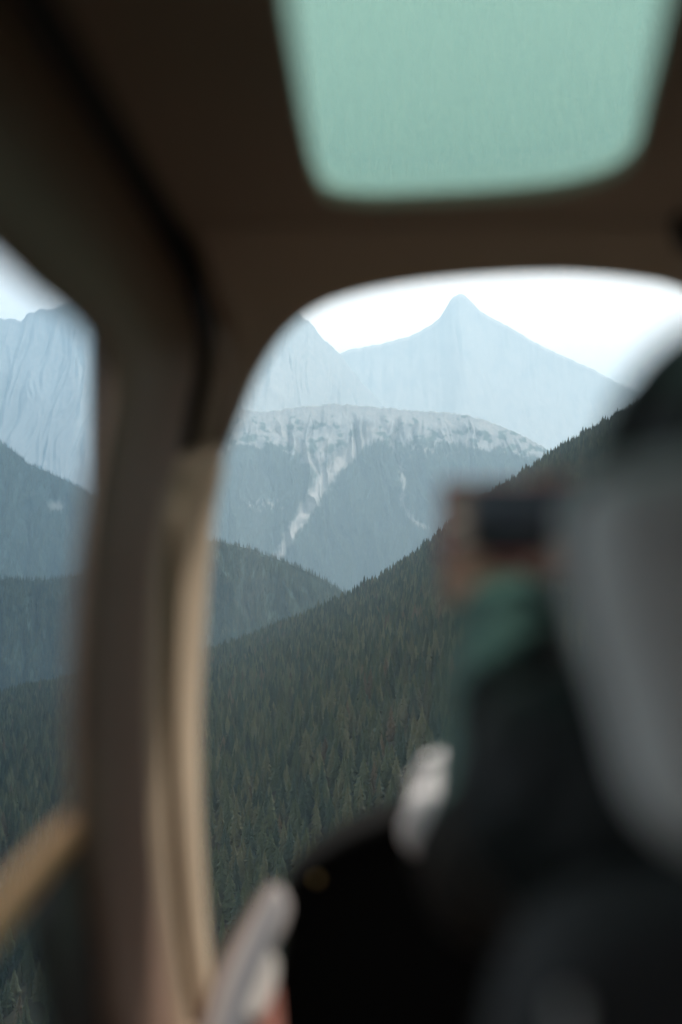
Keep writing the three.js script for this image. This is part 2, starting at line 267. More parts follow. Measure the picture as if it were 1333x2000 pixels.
{
  const trees = [], shownA = [[410, 1262], [660, 1166], [850, 1052], [880, 1100], [890, 1400], [800, 1535], [700, 1582], [600, 1640], [560, 1690], [520, 1740], [450, 1850], [425, 1880], [408, 1700], [400, 1400]], shownB = [[0, 1350], [130, 1320], [130, 1600], [0, 1690]], shownC = [[0, 1790], [90, 1715], [105, 2030], [0, 2030]];
  for (let d = 190 * NS; d < 1880 * NS;) {
    const step = 4.4 + d * 0.0004, half = d * 0.36 + 30;
    for (let x = -half; x < half; x += step) {
      const X = x + rr(-0.48, 0.48) * step, D = d + rr(-0.48, 0.48) * step;
      const gap = fbm(X / 55 + 11, D / 55, 3); if (gap < -0.55 || rnd() < 0.06) continue;
      const stand = 0.5 + 0.5 * fbm(X / 90 + 31, D / 90, 2), h = lerp(8.6, 12.9, stand) * rr(0.62, 1.22) * (rnd() < 0.05 ? 1.2 : 1), y = nearH(X, D) - 0.3;
      const px = 667 + X / D * F, top = 1000 - (y + h * 0.8) / D * F, shown = inside(shownA, px, top) || inside(shownB, px, top) || inside(shownC, px, top);
      const brown = fbm(X / 40 + 70, D / 40, 2) > 0.35 && rnd() < 0.16, v = Math.floor(rnd() * 4), c = brown ? 4 : Math.floor(rnd() * 4);
      trees.push({ X, y, D, h, v, c, w: rr(0.82, 1.2), turn: rnd() * 6.28, lean: rr(-0.03, 0.03), size: shown ? h / D : 0 });
    }
    d += step;
  }
  trees.sort((a, b) => b.size - a.size);
  const labels = ['dark green spruce standing in the near slope forest', 'rusty brown tinged spruce standing in the near slope forest'], groups = ['green spruces of the near slope', 'browned spruces of the near slope'];
  for (const t of trees.slice(0, 300)) {
    const o = group('spruce_tree', t.X, t.y, -t.D); o.rotation.set(t.lean, t.turn, 0); o.scale.set(t.h * t.w, t.h, t.h * t.w);
    mesh('crown', crowns[t.v], needleMats[t.c], o); mesh('trunk', trunkGeo, bark, o);
    const b = t.c === 4 ? 1 : 0; tag(o, labels[b], 'tree', groups[b]);
  }
  const rest = trees.slice(300), M = new THREE.Matrix4(), Q = new THREE.Quaternion(), forest = group('spruce_forest');
  const put = (name, list, geo) => {
    const im = new THREE.InstancedMesh(geo, crownMat, list.length); im.name = name; im.userData.kind = 'stuff'; im.castShadow = im.receiveShadow = true;
    list.forEach((t, i) => { Q.setFromEuler(new THREE.Euler(t.lean, t.turn, 0)); M.compose(V(t.X, t.y, -t.D), Q, V(t.h * t.w, t.h, t.h * t.w)); im.setMatrixAt(i, M); const k = rr(0.6, 1.35); im.setColorAt(i, needle[t.c].clone().multiplyScalar(k)); });
    forest.add(im);
  };
  for (let v = 0; v < 4; v++) put('spruce_stand', rest.filter((t) => t.v === v), crowns[v]);
  tag(forest, 'dense spruce forest covering the near slope to its ridge', null, null, 'stuff');
  const far = (name, label, surf, px0, px1, n, t0, t1, ok, h0, h1) => {
    const list = [];
    for (let i = 0; i < n; i++) {
      const px = rr(px0, px1), t = rr(t0, t1), p = surf(px, t), d = -p[2], sx = 667 + p[0] / d * F, sy = 1000 - p[1] / d * F;
      if (!ok(sx, sy)) continue;
      list.push({ X: p[0], y: p[1] - 1, D: d, h: rr(h0, h1), w: rr(0.9, 1.35), turn: rnd() * 6.28, lean: 0, c: Math.floor(rnd() * 4) });
    }
    const im = new THREE.InstancedMesh(lowCrowns[0], crownMat, list.length); im.name = name; im.castShadow = im.receiveShadow = true;
    list.forEach((t, i) => { Q.setFromEuler(new THREE.Euler(0, t.turn, 0)); M.compose(V(t.X, t.y, -t.D), Q, V(t.h * t.w, t.h, t.h * t.w)); im.setMatrixAt(i, M); im.setColorAt(i, needle[t.c].clone().multiplyScalar(rr(0.75, 1.2))); });
    tag(im, label, null, null, 'stuff');
  };
  far('spur_forest', 'far conifer wood on the blue green spur', bSurf, -150, 760, 26000, -0.05, 0.75, () => true, 8, 13.5);
  far('gully_forest', 'far conifer wood between the pale scree gullies', cSurf, 380, 1080, 46000, 0.05, 0.95, (x, y) => { const a = fbm(x / 14, y / 14, 4), b = fbm(x / 60 + 5, y / 60, 3); return woodsC(x, y, a, b) && screeC(x, y, a, b) < 0.35; }, 15, 28);
  far('side_forest', 'conifer wood covering the blue hillside', sideSurf, -120, 420, 26000, -0.03, 0.8, (x, y) => Math.hypot((x - 112) / 18, (y - 988) / 11) > 1.1, 13, 22);
  far('mountain_forest', 'far conifer wood below the craggy mountain scree', eSurf, -150, 330, 30000, 0.3, 1, (x, y) => { const a = fbm(x / 14, y / 14, 4), b = fbm(x / 60 + 5, y / 60, 3); return inside(woodsE, x + 16 * a, y + 14 * b + 10 * a); }, 18, 30);
}

// ------------------------------------------------------------------ helicopter cabin
const grain = grainTexture(256, 120, 255, 9);
const bumpy = (m, s = 0.0006, rep = 4) => { const t = grain.clone(); t.repeat.set(rep, rep); t.needsUpdate = true; m.bumpMap = t; m.bumpScale = s; return m; };
const liner = bumpy(std(lin(0.27, 0.208, 0.16), 0.85)), linerGrey = bumpy(std(lin(0.31, 0.245, 0.19), 0.8)), doorTrim = bumpy(std(lin(0.19, 0.115, 0.078), 0.75)), tan = bumpy(std(lin(0.62, 0.48, 0.34), 0.6), 0.0004), tanDark = bumpy(std(lin(0.42, 0.32, 0.22), 0.65), 0.0004);  // doorTrim is the tan trim with the door frame shade put into its brown
const rubber = std(lin(0.012, 0.011, 0.01), 0.8), blackVinyl = bumpy(phys(lin(0.005, 0.005, 0.005), 0.95, { specularIntensity: 0.05 }), 0.0005);
const clear = phys(lin(0.97, 0.97, 0.97), 0.02, { transmission: 1, thickness: 0, ior: 1.45, specularIntensity: 0.25 }), blueGlass = phys(lin(0.67, 0.74, 0.80), 0.02, { transmission: 1, thickness: 0, ior: 1.45, specularIntensity: 0.1 }), greenGlass = phys(lin(0.216, 0.37, 0.323), 0.02, { transmission: 1, thickness: 0, ior: 1.45 });
const X = V(1, 0, 0), Y = V(0, 1, 0), Z = V(0, 0, 1), nX = V(-1, 0, 0), nZ = V(0, 0, -1);
const heli = group('helicopter');
{
  const H = 0.405, roofAt = (px, y) => { const d = H * F / (1000 - y); return [(px - 667) / F * d, d]; };
  const sky = rounded([[-0.04, 0.72], [-0.04, 0.9], roofAt(562, 0), roofAt(582, 150), roofAt(603, 285), roofAt(620, 355), roofAt(652, 396), roofAt(720, 406), roofAt(850, 402), roofAt(1000, 393), roofAt(1110, 379), roofAt(1190, 355), roofAt(1238, 312), roofAt(1258, 230), roofAt(1285, 110), roofAt(1308, 0), [0.225, 0.9], [0.215, 0.72], [0.15, 0.66], [0.02, 0.66]]);
  // ceiling with the opening of the green roof window (in x, distance)
  const roof = mesh('roof_liner', slab([[-0.226, -1.0], [1.25, -1.0], [1.25, 2.33], [-0.226, 2.33]], [sky], V(0, H, 0), X, nZ, 0.022, 0.006), liner, heli);
  const rim = sky.map(([a, b]) => { const cx = 0.12, cy = 1.2; return [cx + (a - cx) * 1.1, cy + (b - cy) * 1.06]; });
  const g = new THREE.ShapeGeometry(new THREE.Shape(rim.map(([a, b]) => new THREE.Vector2(a, b)))); g.applyMatrix4(new THREE.Matrix4().makeBasis(X, nZ, Y).setPosition(V(0, H + 0.025, 0)));
  mesh('roof_window', g, greenGlass, heli).userData.label = 'green tinted roof window';
  // front header and corner gusset round the top of the windshield
  const zF = 2.3, onRoof = (px) => [667 + (px - 667) * 2.3 / 2.0, 1000 - 0.402 * F / 2.0, 2.0];
  const GR = [[1600, 2300, zF], [1600, 1500, zF], [1600, 1000, zF], [1600, 740, zF], ...[1560, 1333, 1250, 1100, 850, 700, 590, 500, 430].map(onRoof), [396, 530, 2.14], [418, 640, 2.27], [412, 730, 2.29], [394, 820, zF], [374, 912, zF]], WS = [[1540, 2300], [1532, 1500], [1520, 1000], [1500, 760], [1440, 615], [1333, 553], [1250, 536], [1100, 525], [850, 539], [700, 565], [622, 593], [560, 640], [512, 708], [482, 772], [460, 828], [449, 855], [443, 870], [439, 882]];
  mesh('windshield_header', strip(GR, WS.map(([a, b]) => [a, b, zF]), nZ, 0.05, 12, 160, (v) => -0.03 * Math.sin(Math.PI * v)), linerGrey, heli);
  // door frame between the side window and the seam
  const W = [[-340, 150, 0.7], [-140, 400, 0.888], [0, 505, 1.07], [60, 560, 1.18], [110, 598, 1.28], [150, 630, 1.38], [185, 675, 1.49], [203, 720, 1.55], [205, 770, 1.55], [195, 830, 1.52], [180, 900, 1.475], [168, 980, 1.44], [157, 1070, 1.4], [148, 1170, 1.38], [141, 1300, 1.36], [140, 1450, 1.36], [146, 1600, 1.373], [156, 1750, 1.4], [174, 1900, 1.46], [192, 2010, 1.5], [225, 2200, 1.6], [300, 2600, 1.9]];
  const G = [[-400, -640, 0.68], [-120, -250, 0.9], [5, -51, 1.07], [100, 100, 1.25], [195, 250, 1.5], [273, 375, 1.8], [330, 464, 2.1], [372, 540, 2.26], [394, 625, 2.25], [384, 705, 2.2], [364, 795, 2.15], [346, 890, 2.1], [312, 1000, 1.95], [296, 1120, 1.9], [286, 1290, 1.88], [286, 1450, 1.88], [292, 1600, 1.89], [304, 1750, 1.93], [326, 1890, 2.0], [346, 2010, 2.05], [385, 2200, 2.15], [450, 2600, 2.3]];
  const door = group('door'); heli.add(door);
  mesh('door_frame', strip(W.map(([a, b, d]) => [a + 14, b, d]), G.map(([a, b, d], i) => i < 9 ? [a - 14, b + 10, d] : [a, b, d]), V(-1, 0, -0.12), 0.010, 24, 140, (v) => 0.010 * sm(0, 0.08, v) - 0.007 * sm(0.28, 0.36, v) + 0.006 * sm(0.52, 0.6, v) - 0.010 * sm(0.93, 1, v)), doorTrim, door);
  const J0 = [[346, 885, 2.1], [316, 985, 1.99], [298, 1110, 1.93], [289, 1290, 1.905], [289, 1450, 1.905], [295, 1600, 1.915], [307, 1750, 1.955], [329, 1890, 2.03], [349, 2010, 2.08], [388, 2200, 2.18]], J1 = [[350, 890, 2.12], [334, 990, 2.08], [321, 1110, 2.04], [319, 1290, 2.03], [320, 1450, 2.03], [325, 1600, 2.04], [335, 1750, 2.07], [356, 1890, 2.14], [375, 2010, 2.2], [415, 2200, 2.3]];
  mesh('door_jamb', strip(J0, J1, nX, 0.03, 4, 60, (v) => 0.006 * Math.sin(Math.PI * v)), tanDark, door);
  const bar = new RoundedBoxGeometry(0.018, 0.028, 1.75, 4, 0.008); bar.translate(-0.262, -0.306, -0.5);
  mesh('window_rail', bar, bumpy(std(lin(0.58, 0.25, 0.1), 0.65), 0.0004), door).userData.label = 'tan rail across the door window';
  mesh('lower_frame', strip([[140, 1655, 1.362], [116, 1700, 1.30], [100, 1800, 1.27], [112, 1900, 1.30], [138, 2050, 1.36], [180, 2300, 1.45]], [[170, 1650, 1.42], [172, 1720, 1.42], [184, 1800, 1.44], [200, 1900, 1.48], [225, 2050, 1.58], [260, 2300, 1.7]], nX, 0.02, 4, 30), rubber, door);
  const pane = new THREE.PlaneGeometry(2.2, 0.95); pane.rotateY(Math.PI / 2); pane.translate(-0.276, -0.25, -0.45);
  mesh('side_window', pane, blueGlass, door);
  mesh('door_panel', slab([[-1.0, -1.3], [2.4, -1.3], [2.4, -0.85], [1.6, -0.66], [-1.0, -0.66]], [], V(-0.24, 0, 0), nZ, Y, 0.05, 0.006), doorTrim, door);
  mesh('door_rear', slab([[-1.0, -1.3], [-0.3, -1.3], [-0.3, 0.41], [-1.0, 0.41]], [], V(-0.236, 0, 0), nZ, Y, 0.05, 0.006), doorTrim, door);
  mesh('door_top_rail', slab([[-1.0, 0.19], [0.8, 0.19], [0.8, 0.44], [-1.0, 0.44]], [], V(-0.25, 0, 0), nZ, Y, 0.03, 0.005), doorTrim, door);
  // rubber seal in the seam between door and roof
  const S0 = G.slice(0, 12).map(([a, b, d]) => [a - 26, b + 14, d + 0.012]).concat([[322, 1000, 2.12], [310, 1120, 2.08], [308, 1290, 2.06], [308, 1450, 2.06], [314, 1600, 2.07], [326, 1750, 2.1], [348, 1890, 2.18], [368, 2010, 2.24], [410, 2200, 2.32], [470, 2600, 2.4]]);
  const over = (d) => [667 - 0.12 * F / d, 1000 - 0.436 * F / d, d];   // lies on top of the roof panel
  const S1 = [over(0.6), over(0.91), over(1.09), over(1.28), over(1.53), over(1.84), over(2.15), [440, 520, 2.37], [440, 640, 2.36], [430, 720, 2.36], [410, 820, 2.36], [385, 930, 2.36], [375, 1000, 2.36], [362, 1120, 2.36], [356, 1290, 2.36], [356, 1450, 2.36], [360, 1600, 2.36], [370, 1750, 2.36], [392, 1890, 2.38], [412, 2010, 2.4], [440, 2200, 2.42], [490, 2600, 2.5]];
  mesh('door_seal', strip(S0, S1, V(-1, 0.35, -0.2), 0.05, 4, 120), rubber, heli);
  mesh('corner_cap', slab([[-0.42, 0.0], [-0.27, 0.0], [-0.25, 0.2], [-0.19, 0.3], [-0.06, 0.395], [0.4, 0.41], [1.28, 0.4], [1.28, 0.5], [-0.42, 0.5]], [], V(0, 0, -2.42), X, Y, 0.04), rubber, heli);
  // pale trim of the windshield post
  const P0 = [[372, 908, 2.14], [368, 945, 2.13], [357, 1010, 2.13], [354, 1110, 2.15], [349, 1250, 2.15], [349, 1400, 2.15], [353, 1550, 2.16], [361, 1700, 2.19], [374, 1850, 2.23], [398, 2000, 2.3], [436, 2200, 2.4]], P1 = [[441, 868, 2.29], [436, 925, 2.32], [421, 1000, 2.34], [409, 1110, 2.36], [399, 1250, 2.36], [391, 1400, 2.36], [392, 1550, 2.36], [399, 1700, 2.38], [411, 1850, 2.42], [426, 2000, 2.48], [458, 2200, 2.55]];
  mesh('windshield_post', strip(P0, P1, V(-1, 0, -0.2), 0.04, 8, 70, (v) => 0.010 * Math.sin(Math.PI * v)), tan, heli);
  const ws = new THREE.PlaneGeometry(1.6, 1.8); ws.rotateX(0); ws.translate(0.5, -0.4, -2.37); mesh('windshield', ws, clear, heli);
  // rest of the cabin, out of the picture: floor, nose, right side, rear bulkhead
  mesh('cabin_floor', slab([[-0.3, -1.0], [1.25, -1.0], [1.25, 2.5], [-0.3, 2.5]], [], V(0, -1.27, 0), X, nZ, 0.05), doorTrim, heli);
  mesh('nose_panel', slab([[-0.3, -1.3], [1.25, -1.3], [1.25, -0.93], [-0.3, -0.93]], [], V(0, 0, -2.44), X, Y, 0.04), doorTrim, heli);
  mesh('right_wall', slab([[-1.0, -1.3], [2.4, -1.3], [2.4, 0.48], [-1.0, 0.48]], [rounded([[-0.6, -0.4], [1.0, -0.42], [1.9, -0.36], [2.05, 0.0], [1.9, 0.24], [1.2, 0.27], [-0.6, 0.27], [-0.75, -0.05]])], V(1.25, 0, 0), nZ, Y, 0.05), doorTrim, heli);
  const rp = new THREE.PlaneGeometry(3.0, 0.85); rp.rotateY(Math.PI / 2); rp.translate(1.27, -0.07, -0.65); mesh('right_window', rp, clear, heli);
  mesh('rear_bulkhead', slab([[-0.3, -1.3], [1.3, -1.3], [1.3, 0.48], [-0.3, 0.48]], [], V(0, 0, 1.0), X, Y, 0.05), doorTrim, heli);
  const vent = new THREE.LatheGeometry([[0, 0.0], [0.018, 0.0], [0.03, 0.008], [0.034, 0.03], [0.026, 0.05], [0.012, 0.06], [0, 0.062]].map(([a, b]) => new THREE.Vector2(a, b)), 28); vent.rotateX(Math.PI); const vp = at(1360, 500, 1.95); vent.translate(vp.x, 0.412, vp.z);
  mesh('air_vent', vent, rubber, heli).userData.label = 'black round air vent on the ceiling';
  // instrument panel with its black hood
  const hood = rounded([[545, 2600], [538, 2250], [540, 1980], [548, 1850], [566, 1780], [562, 1705], [600, 1655], [660, 1612], [740, 1574], [820, 1545], [950, 1512], [1100, 1500], [1280, 1520], [1380, 1640], [1400, 2000], [1400, 2600], [1000, 2640]], 8).map(([a, b]) => { const p = at(a, b, 2.24); return [p.x, p.y]; });
  const ip = mesh('instrument_panel', slab(hood, [], V(0, 0, -2.26), X, Y, 0.16, 0.018), blackVinyl, heli);
  const sg = new THREE.LatheGeometry([[0, 0.004], [0.0035, 0.0036], [0.0055, 0.002], [0.006, 0]].map(([a, b]) => new THREE.Vector2(a, b)), 18); sg.rotateX(Math.PI / 2); const sp = at(620, 1717, 2.1); sg.translate(sp.x, sp.y, -2.1);
  mesh('brass_screw', sg, std(lin(0.6, 0.45, 0.2), 0.35, { metalness: 0.9 }), ip);
  tag(heli, 'tan helicopter cabin with trim coloured darker for shade, green roof window and curved windshield', 'helicopter');
}

// ------------------------------------------------------------------ front seat
{
  const s = group('front_seat', 0.36, -1.22, -0.95), grey = bumpy(phys(lin(0.36, 0.355, 0.345), 0.65, { sheen: 0.3 }), 0.0008, 3), dark = bumpy(phys(lin(0.011, 0.0115, 0.012), 0.85, { specularIntensity: 0.5 }), 0.0008, 3);
  const loc = (p) => [p[0] - 0.36, p[1] + 1.22];
  const head = rounded([[0.128, -0.03], [0.132, 0.012], [0.2, 0.034], [0.36, 0.042], [0.52, 0.034], [0.588, 0.012], [0.592, -0.03], [0.575, -0.1], [0.55, -0.17], [0.5, -0.195], [0.36, -0.2], [0.22, -0.195], [0.17, -0.17], [0.145, -0.1]], 5).map(([a, b]) => loc([a * 0.91, b * 0.91]));
  const hg = slab(head, [], V(0, 0, 0.17), X, Y, 0.1, 0.03); mesh('headrest', hg, grey, s);
  const pipe = new THREE.TubeGeometry(new THREE.CatmullRomCurve3(head.map(([a, b]) => V(a * 0.995, (b - 1.14) * 0.99 + 1.14, 0.22)), true), 120, 0.009, 8, true); mesh('headrest_piping', pipe, dark, s);
  for (const x of [-0.09, 0.09]) { const g = new THREE.CylinderGeometry(0.007, 0.007, 0.14, 12); g.rotateX(0.45); g.translate(x, 1.01, 0.18); mesh('headrest_rod', g, std(lin(0.3, 0.3, 0.3), 0.3, { metalness: 1 }), s); }
  const back = rounded([[0.12, -0.235], [0.22, -0.21], [0.36, -0.205], [0.5, -0.21], [0.6, -0.235], [0.635, -0.32], [0.65, -0.55], [0.63, -0.86], [0.36, -0.88], [0.09, -0.86], [0.07, -0.55], [0.085, -0.32]], 5).map(loc);
  mesh('backrest', slab(back, [], V(0, 0, 0.06), X, Y, 0.13, 0.03), dark, s);
  const seam = new THREE.TubeGeometry(new THREE.CatmullRomCurve3([[0.12, -0.26], [0.14, -0.4], [0.13, -0.6], [0.12, -0.84]].map(([a, b]) => V(a - 0.36, b + 1.22, 0.192))), 30, 0.005, 6); mesh('seat_seam', seam, grey, s);
  const cu = new RoundedBoxGeometry(0.54, 0.13, 0.52, 5, 0.04); cu.translate(0, 0.35, -0.2); mesh('cushion', cu, dark, s);
  const ba = new RoundedBoxGeometry(0.42, 0.29, 0.42, 3, 0.02); ba.translate(0, 0.145, -0.17); mesh('seat_base', ba, rubber, s);
  tag(s, 'front seat with pale grey headrest and black backrest behind the seated person', 'seat');
}

// ------------------------------------------------------------------ person with headset, holding the phone
{
  const p = group('person', 0.34, -1.22, -1.05), O = [-0.34, 1.22, 1.05], L = (a) => [a[0] + O[0], a[1] + O[1], a[2] + O[2]];
  const J = { head: [0.305, 0.002, -1.07], neck: [0.315, -0.13, -1.045], base: [0.325, -0.17, -1.04], chest: [0.34, -0.32, -1.05], belly: [0.345, -0.55, -1.04], hip: [0.345, -0.73, -1.05], sl: [0.175, -0.21, -1.04], el: [0.142, -0.31, -1.265], wl: [0.168, -0.1, -1.425], sr: [0.5, -0.21, -1.04], er: [0.48, -0.25, -1.3], wr: [0.3, -0.04, -1.43], hl: [0.26, -0.74, -1.08], hr: [0.43, -0.74, -1.08], kl: [0.23, -0.72, -1.5], kr: [0.45, -0.72, -1.5], al: [0.23, -1.13, -1.53], ar: [0.45, -1.13, -1.53], tl: [0.22, -1.19, -1.7], tr: [0.46, -1.19, -1.7] };
  for (const k in J) J[k] = L(J[k]);
  const phoneC = L([0.185, -0.008, -1.5]);
  const h = J.head;
  const headSdf = (x, y, z) => {
    let d = ell(x, y, z, [h[0], h[1] + 0.02, h[2] + 0.005], [0.076, 0.1, 0.095]);
    d = smin(d, ell(x, y, z, [h[0], h[1] - 0.05, h[2] - 0.03], [0.056, 0.07, 0.06]), 0.03);
    d = smin(d, cap(x, y, z, [h[0], h[1] - 0.005, h[2] - 0.088], [h[0], h[1] - 0.03, h[2] - 0.108], 0.008, 0.013), 0.012);
    d = smin(d, cap(x, y, z, [h[0] - 0.02, h[1] - 0.062, h[2] - 0.083], [h[0] + 0.02, h[1] - 0.062, h[2] - 0.083], 0.009, 0.009), 0.008);
    for (const s of [-1, 1]) { d = smin(d, ell(x, y, z, [h[0] + s * 0.078, h[1] - 0.01, h[2] + 0.01], [0.009, 0.032, 0.02]), 0.008); d = -smin(-d, Math.hypot(x - h[0] - s * 0.032, y - h[1] - 0.008, z - h[2] + 0.098) - 0.018, 0.012); d = Math.min(d, Math.hypot(x - h[0] - s * 0.032, y - h[1] - 0.006, z - h[2] + 0.079) - 0.0125); }
    return smin(d, cap(x, y, z, [h[0], h[1] - 0.06, h[2] + 0.02], J.base, 0.052, 0.058), 0.03);
  };
  const bodySdf = (x, y, z, fat = 0) => {
    let d = cap(x, y, z, J.neck, J.base, 0.05, 0.06);
    const tor = smin(ell(x, y, z, J.chest, [0.17, 0.2, 0.105]), smin(ell(x, y, z, J.belly, [0.15, 0.2, 0.1]), ell(x, y, z, J.hip, [0.18, 0.12, 0.12]), 0.08), 0.08);
    d = smin(d, tor, 0.06); d = smin(d, cap(x, y, z, J.sl, J.sr, 0.062, 0.062), 0.06);
    for (const [s, e, w] of [[J.sl, J.el, J.wl], [J.sr, J.er, J.wr]]) { d = smin(d, smin(cap(x, y, z, s, e, 0.056, 0.042), cap(x, y, z, e, w, 0.042, 0.028), 0.02), 0.03); }
    for (const [a, k, n, t] of [[J.hl, J.kl, J.al, J.tl], [J.hr, J.kr, J.ar, J.tr]]) d = smin(d, smin(smin(cap(x, y, z, a, k, 0.085, 0.06), cap(x, y, z, k, n, 0.058, 0.04), 0.03), cap(x, y, z, n, t, 0.045, 0.035), 0.03), 0.04);
    return d - fat;
  };
  // hands: palm and five finger chains closed round the ends of the phone
  const hand = (w, s, high = 0) => { // s -1: left end of the phone, +1: right end; palm below and outside the phone, fingers behind it, thumb on the near side
    const ex = phoneC[0] + s * 0.036, py = phoneC[1] - 0.04 + high, pz = phoneC[2] - high * 0.8, palm = [ex, py - 0.035, pz + 0.012], seg = [];
    seg.push([w, palm, 0.026, 0.024], [[ex - 0.024, py - 0.03, pz + 0.004], [ex + 0.024, py - 0.03, pz + 0.004], 0.019, 0.019]);
    [0.03, 0.011, -0.008, -0.026].forEach((u, i) => { const l = [1, 1.12, 1.04, 0.82][i], fx = ex + s * u, k = [fx, py - 0.022, pz - 0.014], m = [fx + s * 0.004, py + 0.008, pz - 0.02], t = [fx + s * 0.004, py + 0.034 * l, pz - 0.018], q = [fx, py + 0.05 * l, pz - 0.0145]; seg.push([k, m, 0.0098, 0.009], [m, t, 0.009, 0.008], [t, q, 0.008, 0.007]); });
    const b = [ex + s * 0.022, py - 0.03 - high * 0.6, pz + 0.014], m = [ex + s * 0.026, py - 0.014 - high * 1.1, pz + 0.02 + high * 0.5], t = [ex + s * 0.006, py + 0.001 - high, pz + 0.0165 + high * 0.8]; seg.push([b, m, 0.0125, 0.0105], [m, t, 0.0105, 0.009]);
    const f = (x, y, z) => { let d = 1e9; seg.forEach(([a, c, r0, r1], i) => { const e = cap(x, y, z, a, c, r0, r1); d = i < 2 ? smin(d, e, 0.015) : smin(d, e, 0.004); }); return d; };
    const lo = [Math.min(w[0], ex) - 0.08, Math.min(w[1], py) - 0.08, pz - 0.05], hi = [Math.max(w[0], ex) + 0.08, Math.max(w[1], py) + 0.085, Math.max(w[2], pz) + 0.05];
    return nets(f, lo, hi, 0.0035);
  };
  const lo = [-0.42, -0.06, -0.8], hi = [0.42, 1.2, 0.3];
  const hd = nets(headSdf, [h[0] - 0.12, h[1] - 0.26, h[2] - 0.16], [h[0] + 0.12, h[1] + 0.16, h[2] + 0.14], 0.0045);
  const body = mergeGeometries([nets(bodySdf, lo, hi, 0.013), hd, hand(J.wl, -1), hand(J.wr, 1, 0.034)]);
  { const q = body.attributes.position, c = []; for (let i = 0; i < q.count; i++) { const x = q.getX(i), y = q.getY(i), z = q.getZ(i); let k = [0.42, 0.24, 0.17]; for (const s of [-1, 1]) { const e = Math.hypot(x - h[0] - s * 0.032, y - h[1] - 0.006, z - h[2] + 0.079); if (e < 0.0135) k = Math.hypot(x - h[0] - s * 0.032, y - h[1] - 0.006) < 0.006 ? [0.03, 0.02, 0.015] : [0.75, 0.72, 0.7]; } if (Math.abs(y - h[1] + 0.062) < 0.008 && Math.abs(x - h[0]) < 0.026 && z < h[2] - 0.08) k = [0.36, 0.13, 0.11]; c.push(...k); } body.setAttribute('color', new THREE.Float32BufferAttribute(c, 3)); }
  mesh('body', body, new THREE.MeshPhysicalMaterial({ vertexColors: true, roughness: 0.55 }), p);
  const wr = (x, y, z) => 0.005 * n3(x * 14, y * 14, z * 14) + 0.0025 * n3(x * 40, y * 30, z * 40);
  const jacketSdf = (x, y, z) => {
    let d = smin(ell(x, y, z, J.chest, [0.2, 0.23, 0.135]), ell(x, y, z, J.belly, [0.185, 0.2, 0.13]), 0.08);
    d = smin(d, cap(x, y, z, J.sl, J.sr, 0.085, 0.085), 0.06);
    for (const [s, e, w] of [[J.sl, J.el, J.wl], [J.sr, J.er, J.wr]]) { const u = [lerp(e[0], w[0], 0.94), lerp(e[1], w[1], 0.94), lerp(e[2], w[2], 0.94)]; d = smin(d, smin(cap(x, y, z, s, e, 0.082, 0.07), cap(x, y, z, e, u, 0.068, 0.05), 0.03), 0.04); }
    d = smin(d, cap(x, y, z, J.base, [J.neck[0], J.neck[1] - 0.005, J.neck[2]], 0.075, 0.07), 0.03);
    return d + wr(x, y, z);
  };
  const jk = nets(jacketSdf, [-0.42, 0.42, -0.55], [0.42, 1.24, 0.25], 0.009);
  { const q = jk.attributes.position, c = []; for (let i = 0; i < q.count; i++) { // black cloth; teal light from the roof window painted on outer forearms and cuffs
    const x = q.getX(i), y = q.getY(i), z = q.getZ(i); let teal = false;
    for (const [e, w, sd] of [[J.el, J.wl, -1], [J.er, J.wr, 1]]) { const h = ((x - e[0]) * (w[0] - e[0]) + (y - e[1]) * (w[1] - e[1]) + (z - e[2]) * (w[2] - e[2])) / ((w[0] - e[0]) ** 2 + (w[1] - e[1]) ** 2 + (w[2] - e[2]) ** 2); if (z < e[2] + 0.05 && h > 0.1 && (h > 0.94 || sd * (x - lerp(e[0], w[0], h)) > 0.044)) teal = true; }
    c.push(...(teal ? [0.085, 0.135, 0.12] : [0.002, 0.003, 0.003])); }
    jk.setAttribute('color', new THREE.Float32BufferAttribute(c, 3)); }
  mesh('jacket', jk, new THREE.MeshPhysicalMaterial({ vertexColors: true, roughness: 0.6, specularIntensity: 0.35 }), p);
  const trouser = (x, y, z) => { let d = ell(x, y, z, J.hip, [0.2, 0.13, 0.14]); for (const [a, k, n] of [[J.hl, J.kl, J.al], [J.hr, J.kr, J.ar]]) d = smin(d, smin(cap(x, y, z, a, k, 0.1, 0.075), cap(x, y, z, k, n, 0.074, 0.062), 0.03), 0.05); return d + wr(x, y, z); };
  mesh('trousers', nets(trouser, [-0.42, 0.02, -0.75], [0.42, 0.66, 0.25], 0.014), std(lin(0.015, 0.015, 0.018), 0.9), p);
  for (const [n, t] of [[J.al, J.tl], [J.ar, J.tr]]) mesh('shoe', nets((x, y, z) => Math.max(smin(cap(x, y, z, n, t, 0.055, 0.047), cap(x, y, z, [n[0], t[1], n[2] + 0.04], t, 0.045, 0.045), 0.02), -y + t[1] - 0.035), [n[0] - 0.1, -0.04, t[2] - 0.1], [n[0] + 0.1, 0.2, n[2] + 0.12], 0.008), rubber, p);
  const hair = (x, y, z) => { let d = ell(x, y, z, [h[0], h[1] + 0.03, h[2] + 0.02], [0.093, 0.108, 0.108]); d = smin(d, ell(x, y, z, [h[0], h[1] - 0.06, h[2] + 0.06], [0.078, 0.1, 0.05]), 0.04); d = Math.max(d, -(z - (h[2] - 0.055) + 0.6 * (y - h[1] - 0.06) * 0.5)); return d + 0.004 * n3(x * 60, y * 12, z * 60); };
  mesh('hair', nets(hair, [h[0] - 0.13, h[1] - 0.2, h[2] - 0.12], [h[0] + 0.13, h[1] + 0.17, h[2] + 0.16], 0.006), phys(lin(0.014, 0.012, 0.011), 0.45), p);
  tag(p, 'person in black jacket with teal window light painted on the sleeves, photographing through the windshield', 'person');

